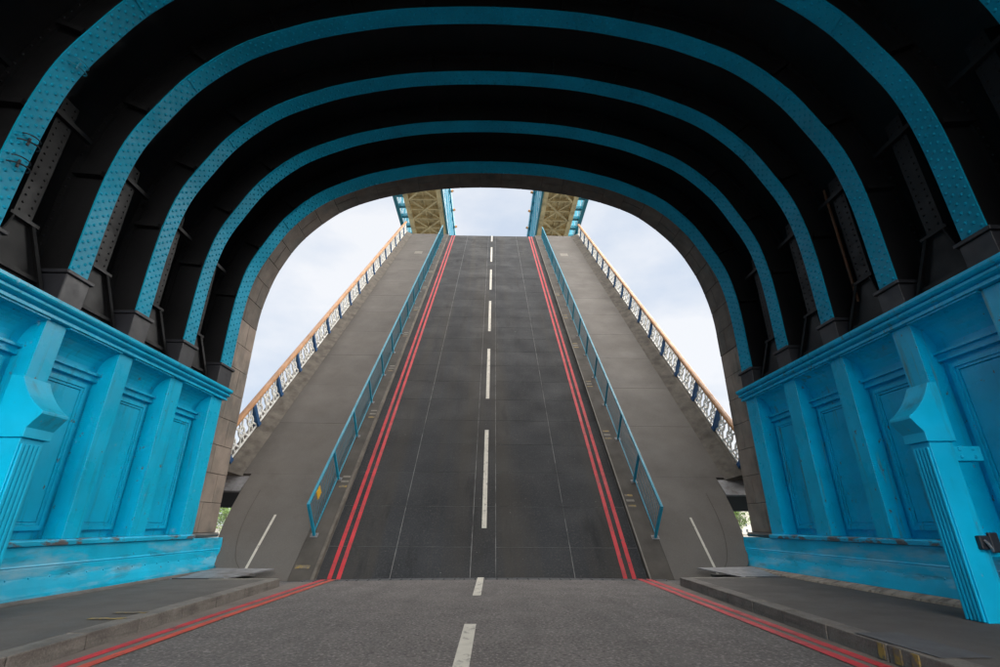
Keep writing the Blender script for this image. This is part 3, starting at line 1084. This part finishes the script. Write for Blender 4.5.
# guard rails between roadway and footway
GU0, GSP, GH = 1.32, 2.43, 1.22
NB = 16
bay = MB()
for k in range(1, 20):
    y = GSP * k / 20
    bay.bar((0, y, .14), (0, y, GH - .02), .011, .011)
bay_me = bay.mesh('infill_bars', M_guard)
lower = MB()
lower.box((-.018, .045, .10), (.018, GSP - .045, .135))
low_me = lower.mesh('lower_rail', M_guard)
post = MB()
post.box((-.035, -.035, .012), (.035, .035, GH - .03))
post_me = post.mesh('post', M_guard)
foot = MB()
foot.box((-.11, -.08, 0), (.11, .08, .012))
foot.tube([(.075, 0, .01), (.075, 0, .04)], .02, 6)
foot.tube([(-.075, 0, .01), (-.075, 0, .04)], .02, 6)
foot_me = foot.mesh('base_plate', M_steel)
for s in (-1, 1):
    X = s * 5.10 if s < 0 else 5.22
    g = tag(on_leaf('guard_railing'), 'blue barred guard railing left of the raised carriageway, with a yellow tag' if s < 0
            else 'blue barred guard railing right of the raised carriageway', 'railing', 'guard railings along the raised roadway')
    mb = MB()
    mb.box((X - .04, GU0 - .03, GH - .03 + .125), (X + .04, GU0 + GSP * NB + .03, GH + .035 + .125))
    mb.build('top_rail', M_guard, g, bevel=.012)
    for k in range(NB + 1):
        p = inst('post', post_me, g, (X, GU0 + GSP * k, .125))
        inst('base_plate', foot_me, p)
        if k < NB:
            inst('infill_bars', bay_me, g, (X, GU0 + GSP * k, .125))['kind'] = 'stuff'
            inst('lower_rail', low_me, g, (X, GU0 + GSP * k, .125))
    if s < 0:
        mb = MB()
        mb.box((X + .03, GU0 + .55, 1.0), (X + .05, GU0 + .85, 1.28))
        mb.build('yellow_tag', M_tag, g)

# outer parapets: orange rail, navy posts, white pierced lattice
PU0, PSP = 4.35, 2.21
NP = 17
z0, z1 = .36, 1.30
lat = MB()


def ring(mb, cy, cz, r, w, t, n=14):
    vs, fs = [], []
    for k in range(n):
        a = 2 * math.pi * k / n
        for rr in (r - w / 2, r + w / 2):
            for x in (-t / 2, t / 2):
                vs.append((x, cy + rr * math.cos(a), cz + rr * math.sin(a)))
    for k in range(n):
        a, b = 4 * k, 4 * ((k + 1) % n)
        fs += [(a, b, b + 1, a + 1), (a + 2, a + 3, b + 3, b + 2), (a, a + 2, b + 2, b), (a + 1, b + 1, b + 3, a + 3)]
    mb.add(vs, fs)


hh = z1 - z0
L = PSP - .12
for k in range(3):
    cy = .06 + L * (k + .5) / 3
    w3 = L / 3
    ring(lat, cy, z0 + hh * .5, .20, .065, .05)
    for dy, dz in ((1, 1), (1, -1), (-1, 1), (-1, -1)):
        lat.bar((0, cy + dy * .13, z0 + hh * .5 + dz * .16), (0, cy + dy * w3 * .5, z0 + hh * .5 + dz * hh * .47), .065, .045, (1, 0, 0))
        lat.bar((0, cy + dy * .04, z0 + hh * .5 + dz * .04), (0, cy + dy * .12, z0 + hh * .5 + dz * .14), .05, .04, (1, 0, 0))
    lat.bar((0, cy, z0 + hh * .72), (0, cy, z0 + hh * .96), .055, .045, (1, 0, 0))
    lat.bar((0, cy, z0 + hh * .04), (0, cy, z0 + hh * .28), .055, .045, (1, 0, 0))
lat.bar((0, .06, z0 + .02), (0, PSP - .06, z0 + .02), .05, .05)
lat.bar((0, .06, z1 - .02), (0, PSP - .06, z1 - .02), .05, .05)
lat_me = lat.mesh('lattice_panel', M_lattice)
pp = MB()
pp.box((-.09, -.09, .345), (.09, .09, 1.30))
pp.box((-.11, -.10, .342), (.11, .10, .44))
pp_me = pp.mesh('parapet_post', M_navy)
for s in (-1, 1):
    X = -9.12 if s < 0 else 9.22
    g = tag(on_leaf('parapet_railing'), 'outer parapet left of the raised leaf, orange rail over white lattice and navy posts' if s < 0
            else 'outer parapet right of the raised leaf, orange rail over white lattice and navy posts', 'railing', 'lattice parapets of the raised leaf')
    mb = MB()
    prof = [(-.11, 1.302), (.11, 1.302), (.12, 1.34), (.10, 1.40), (.05, 1.43), (-.05, 1.43), (-.10, 1.40), (-.12, 1.34)]
    mb.prism_y([(X + x, z) for x, z in prof], PU0 - .1, PU0 + PSP * NP - .3)
    o = mb.build('top_rail', M_orange, g)
    fix_normals(o)
    for k in range(NP):
        inst('post', pp_me, g, (X, PU0 + PSP * k, 0))
        inst('lattice_panel', lat_me, g, (X, PU0 + PSP * k, 0), (0, 0, 0), (1, 1 if k < NP - 1 else .8, 1))
    if s > 0:
        pass

# steel threshold flaps at the ends of the footways
for s in (-1, 1):
    mb = MB()
    a, b_ = (-7.5, -5.75) if s < 0 else (5.85, 7.5)
    o_in, o_out = (b_, a) if s < 0 else (a, b_)
    lo = [(o_out, 12.92, .10), (o_in + s * .55, 12.92, .10), (o_in, 14.5, .20), (o_out, 14.75, .20)]
    hi = [(x, y, z + .025) for x, y, z in lo]
    mb.hexa(lo, hi)
    f = mb.build('threshold_flap', M_steel)
    fix_normals(f)
    tag(f, 'grey steel flap plate at the end of the left pavement' if s < 0 else 'grey steel flap plate at the end of the right pavement', 'flap plate', 'threshold flap plates')
    mb = MB()
    mb.tube([(o_out, 12.93, .12), (o_in + s * .55, 12.93, .12)], .03, 8)
    mb.build('hinge', M_foot, f)

# ------------------------------------------------------------------ high-level walkways
WZ = 42.0
for s in (-1, 1):
    wk = tag(empty('high_walkway', (s * 9.2, 56, WZ)), 'high walkway with tan underside and teal sides above the left footway' if s < 0
             else 'high walkway with tan underside and teal sides above the right footway', 'walkway', 'high-level walkways between the towers')
    wk.matrix_world = Matrix.Identity(4)
    XI, XO = (6.5, 11.6) if s < 0 else (7.2, 11.95)
    YA, YB = 15.5, 96.0

    def bx(x0, x1, y0, y1, za, zb, mb):
        mb.box((min(s * x0, s * x1), y0, za), (max(s * x0, s * x1), y1, zb))
    mb = MB()
    bx(XI + .6, XO - .6, YA, YB, WZ + .75, WZ + .95, mb)
    mb.build('floor_plate', M_tan, wk)
    for xa in (XI, XO - .62):
        mb = MB()
        bx(xa, xa + .62, YA, YB, WZ, WZ + .74, mb)
        mb.build('bottom_chord', M_tan, wk)
    for k, y in enumerate(np.arange(18.0, 95, 2.2)):
        mb = MB()
        bx(XI + .63, XO - .63, y, y + .2, WZ + .2, WZ + .74, mb)
        mb.build('cross_beam', M_tan, wk)
        if k % 2 == 0:
            mb = MB()
            mb.bar((s * (XI + .65), y + .2, WZ + .12), (s * (XO - .65), y + 4.4, WZ + .12), .26, .12)
            mb.build('wind_brace', M_tan, wk)
            mb = MB()
            mb.bar((s * (XI + .65), y + 4.4, WZ + .26), (s * (XO - .65), y + .2, WZ + .26), .2, .1)
            mb.build('wind_brace', M_tan, wk)
    # curved stringers that hang between the beams
    for f in (.25, .5, .75):
        mb = MB()
        xx = XI + .6 + (XO - XI - 1.2) * f
        bx(xx - .08, xx + .08, YA, YB, WZ + .5, WZ + .72, mb)
        mb.build('stringer', M_tan, wk)
    # inner glazed side
    H = 7.2
    xi = XI - .12
    mb = MB()
    bx(xi, xi - .22, YA, YB, WZ - .1, WZ + .75, mb)
    mb.build('inner_lower_rail', M_teal, wk)
    mb = MB()
    bx(xi, xi - .42, YA, YB, WZ + H - .9, WZ + H + .1, mb)
    mb.build('inner_upper_rail', M_teal, wk)
    mb = MB()
    bx(xi + .02, xi - .06, YA, YB, WZ + .76, WZ + H - .91, mb)
    mb.build('glazing', M_pane, wk)
    for y in np.arange(17, 95, 2.35):
        mb = MB()
        bx(xi - .07, xi - .24, y, y + .65, WZ + .76, WZ + H - .91, mb)
        mb.build('mullion', M_teal, wk)
    for y in np.arange(17, 95, 4.7):
        mb = MB()
        mb.tube([(s * (xi - .43), y + .3, WZ + H - .6), (s * (xi - .75), y + .3, WZ + H - .4)], .2, 6)
        mb.build('rail_lamp', M_orange, wk)
    # outer teal girder, one metre outboard
    xo = XO + .85
    mb = MB()
    bx(xo, xo + .5, YA, YB, WZ - .2, WZ + .7, mb)
    mb.build('outer_lower_chord', M_teal, wk)
    mb = MB()
    bx(xo, xo + .5, YA, YB, WZ + H - .5, WZ + H, mb)
    mb.build('outer_upper_chord', M_teal, wk)
    for y in np.arange(17, 95, 2.35):
        mb = MB()
        bx(XO + .01, xo - .001, y, y + .5, WZ + .1, WZ + .55, mb)
        mb.build('outer_tie', M_teal, wk)
        mb = MB()
        bx(xo + .05, xo + .4, y, y + .5, WZ + .71, WZ + H - .51, mb)
        mb.build('outer_post', M_teal, wk)
    # bracket lamp under the outer chord
    mb = MB()
    mb.tube([(s * (xo + .25), 60.3, WZ - .25), (s * (xo + .55), 60.3, WZ - .7), (s * (xo + .6), 60.3, WZ - 1.1)], [.3, .45, .25], 8)
    mb.build('corner_bracket', M_teal, wk)

# ------------------------------------------------------------------ far bank: trees and buildings seen past the leaf
def tree(x, y, hgt, rad, label):
    e = tag(empty('bank_tree', (x, y, -5)), label, 'tree', 'trees on the far bank')
    mb = MB()
    mb.tube([(0, 0, 0), (.2, .1, hgt * .3), (.1, -.2, hgt * .6), (.3, .1, hgt * .85)], [.55, .42, .28, .1], 7)
    for k in range(6):
        a = k * 1.05
        mb.tube([(.1, 0, hgt * (.3 + .07 * k)), (math.cos(a) * rad * .35, math.sin(a) * rad * .35, hgt * (.5 + .06 * k)),
                 (math.cos(a) * rad * .7, math.sin(a) * rad * .7, hgt * (.6 + .05 * k))], [.2, .12, .05], 5)
    mb.build('trunk', M_bark, e)
    rg = np.random.default_rng(int(abs(x) * 10))
    cl = [(rg.normal(0, rad * .42), rg.normal(0, rad * .42), hgt * (.62 + .2 * rg.normal()), rad * rg.uniform(.22, .42)) for _ in range(34)]
    mb = MB()
    for cx, cy, cz, cr in cl:
        for _ in range(90):
            d = rg.normal(size=3)
            d /= np.linalg.norm(d)
            p = np.array([cx, cy, max(cz, hgt * .22)]) + d * cr * rg.uniform(.6, 1.05)
            a, b2 = rg.normal(size=3), rg.normal(size=3)
            a *= .42 / np.linalg.norm(a)
            b2 *= .30 / np.linalg.norm(b2)
            mb.add([p - a, p + b2, p + a, p - b2], [(0, 1, 2, 3)])
    mb.build('crown', M_leaf, e)


tree(-154, 305, 20, 9, 'light green tree showing in the gap beside the left stone jamb')
tree(158, 318, 18, 8, 'light green tree showing in the gap beside the right stone jamb')


def building(x, y, wx, dy, h_, label):
    e = tag(empty('bank_building', (x, y, -5)), label, 'building')
    mb = MB()
    mb.box((-wx / 2, 0, 0), (wx / 2, dy, h_))
    mb.build('wall', M_brickb, e)
    mb = MB()
    mb.hexa([(-wx / 2 - .5, -.5, h_ + .01), (wx / 2 + .5, -.5, h_ + .01), (wx / 2 + .5, dy + .5, h_ + .01), (-wx / 2 - .5, dy + .5, h_ + .01)],
            [(-wx / 2 + 2, 3, h_ + 3), (wx / 2 - 2, 3, h_ + 3), (wx / 2 - 2, dy - 3, h_ + 3), (-wx / 2 + 2, dy - 3, h_ + 3)])
    mb.build('roof', M_roof, e)
    for f in range(int(h_ // 3.6)):
        for k in range(int(wx // 4)):
            mb = MB()
            xx = -wx / 2 + 1.3 + 4 * k
            mb.box((xx, -.06, 1.2 + 3.6 * f), (xx + 1.5, .05, 3.0 + 3.6 * f))
            mb.build('window', M_glass, e)


building(176, 345, 34, 16, 19, 'pale building with windows behind the tree by the right jamb')

bpy.context.view_layer.update()
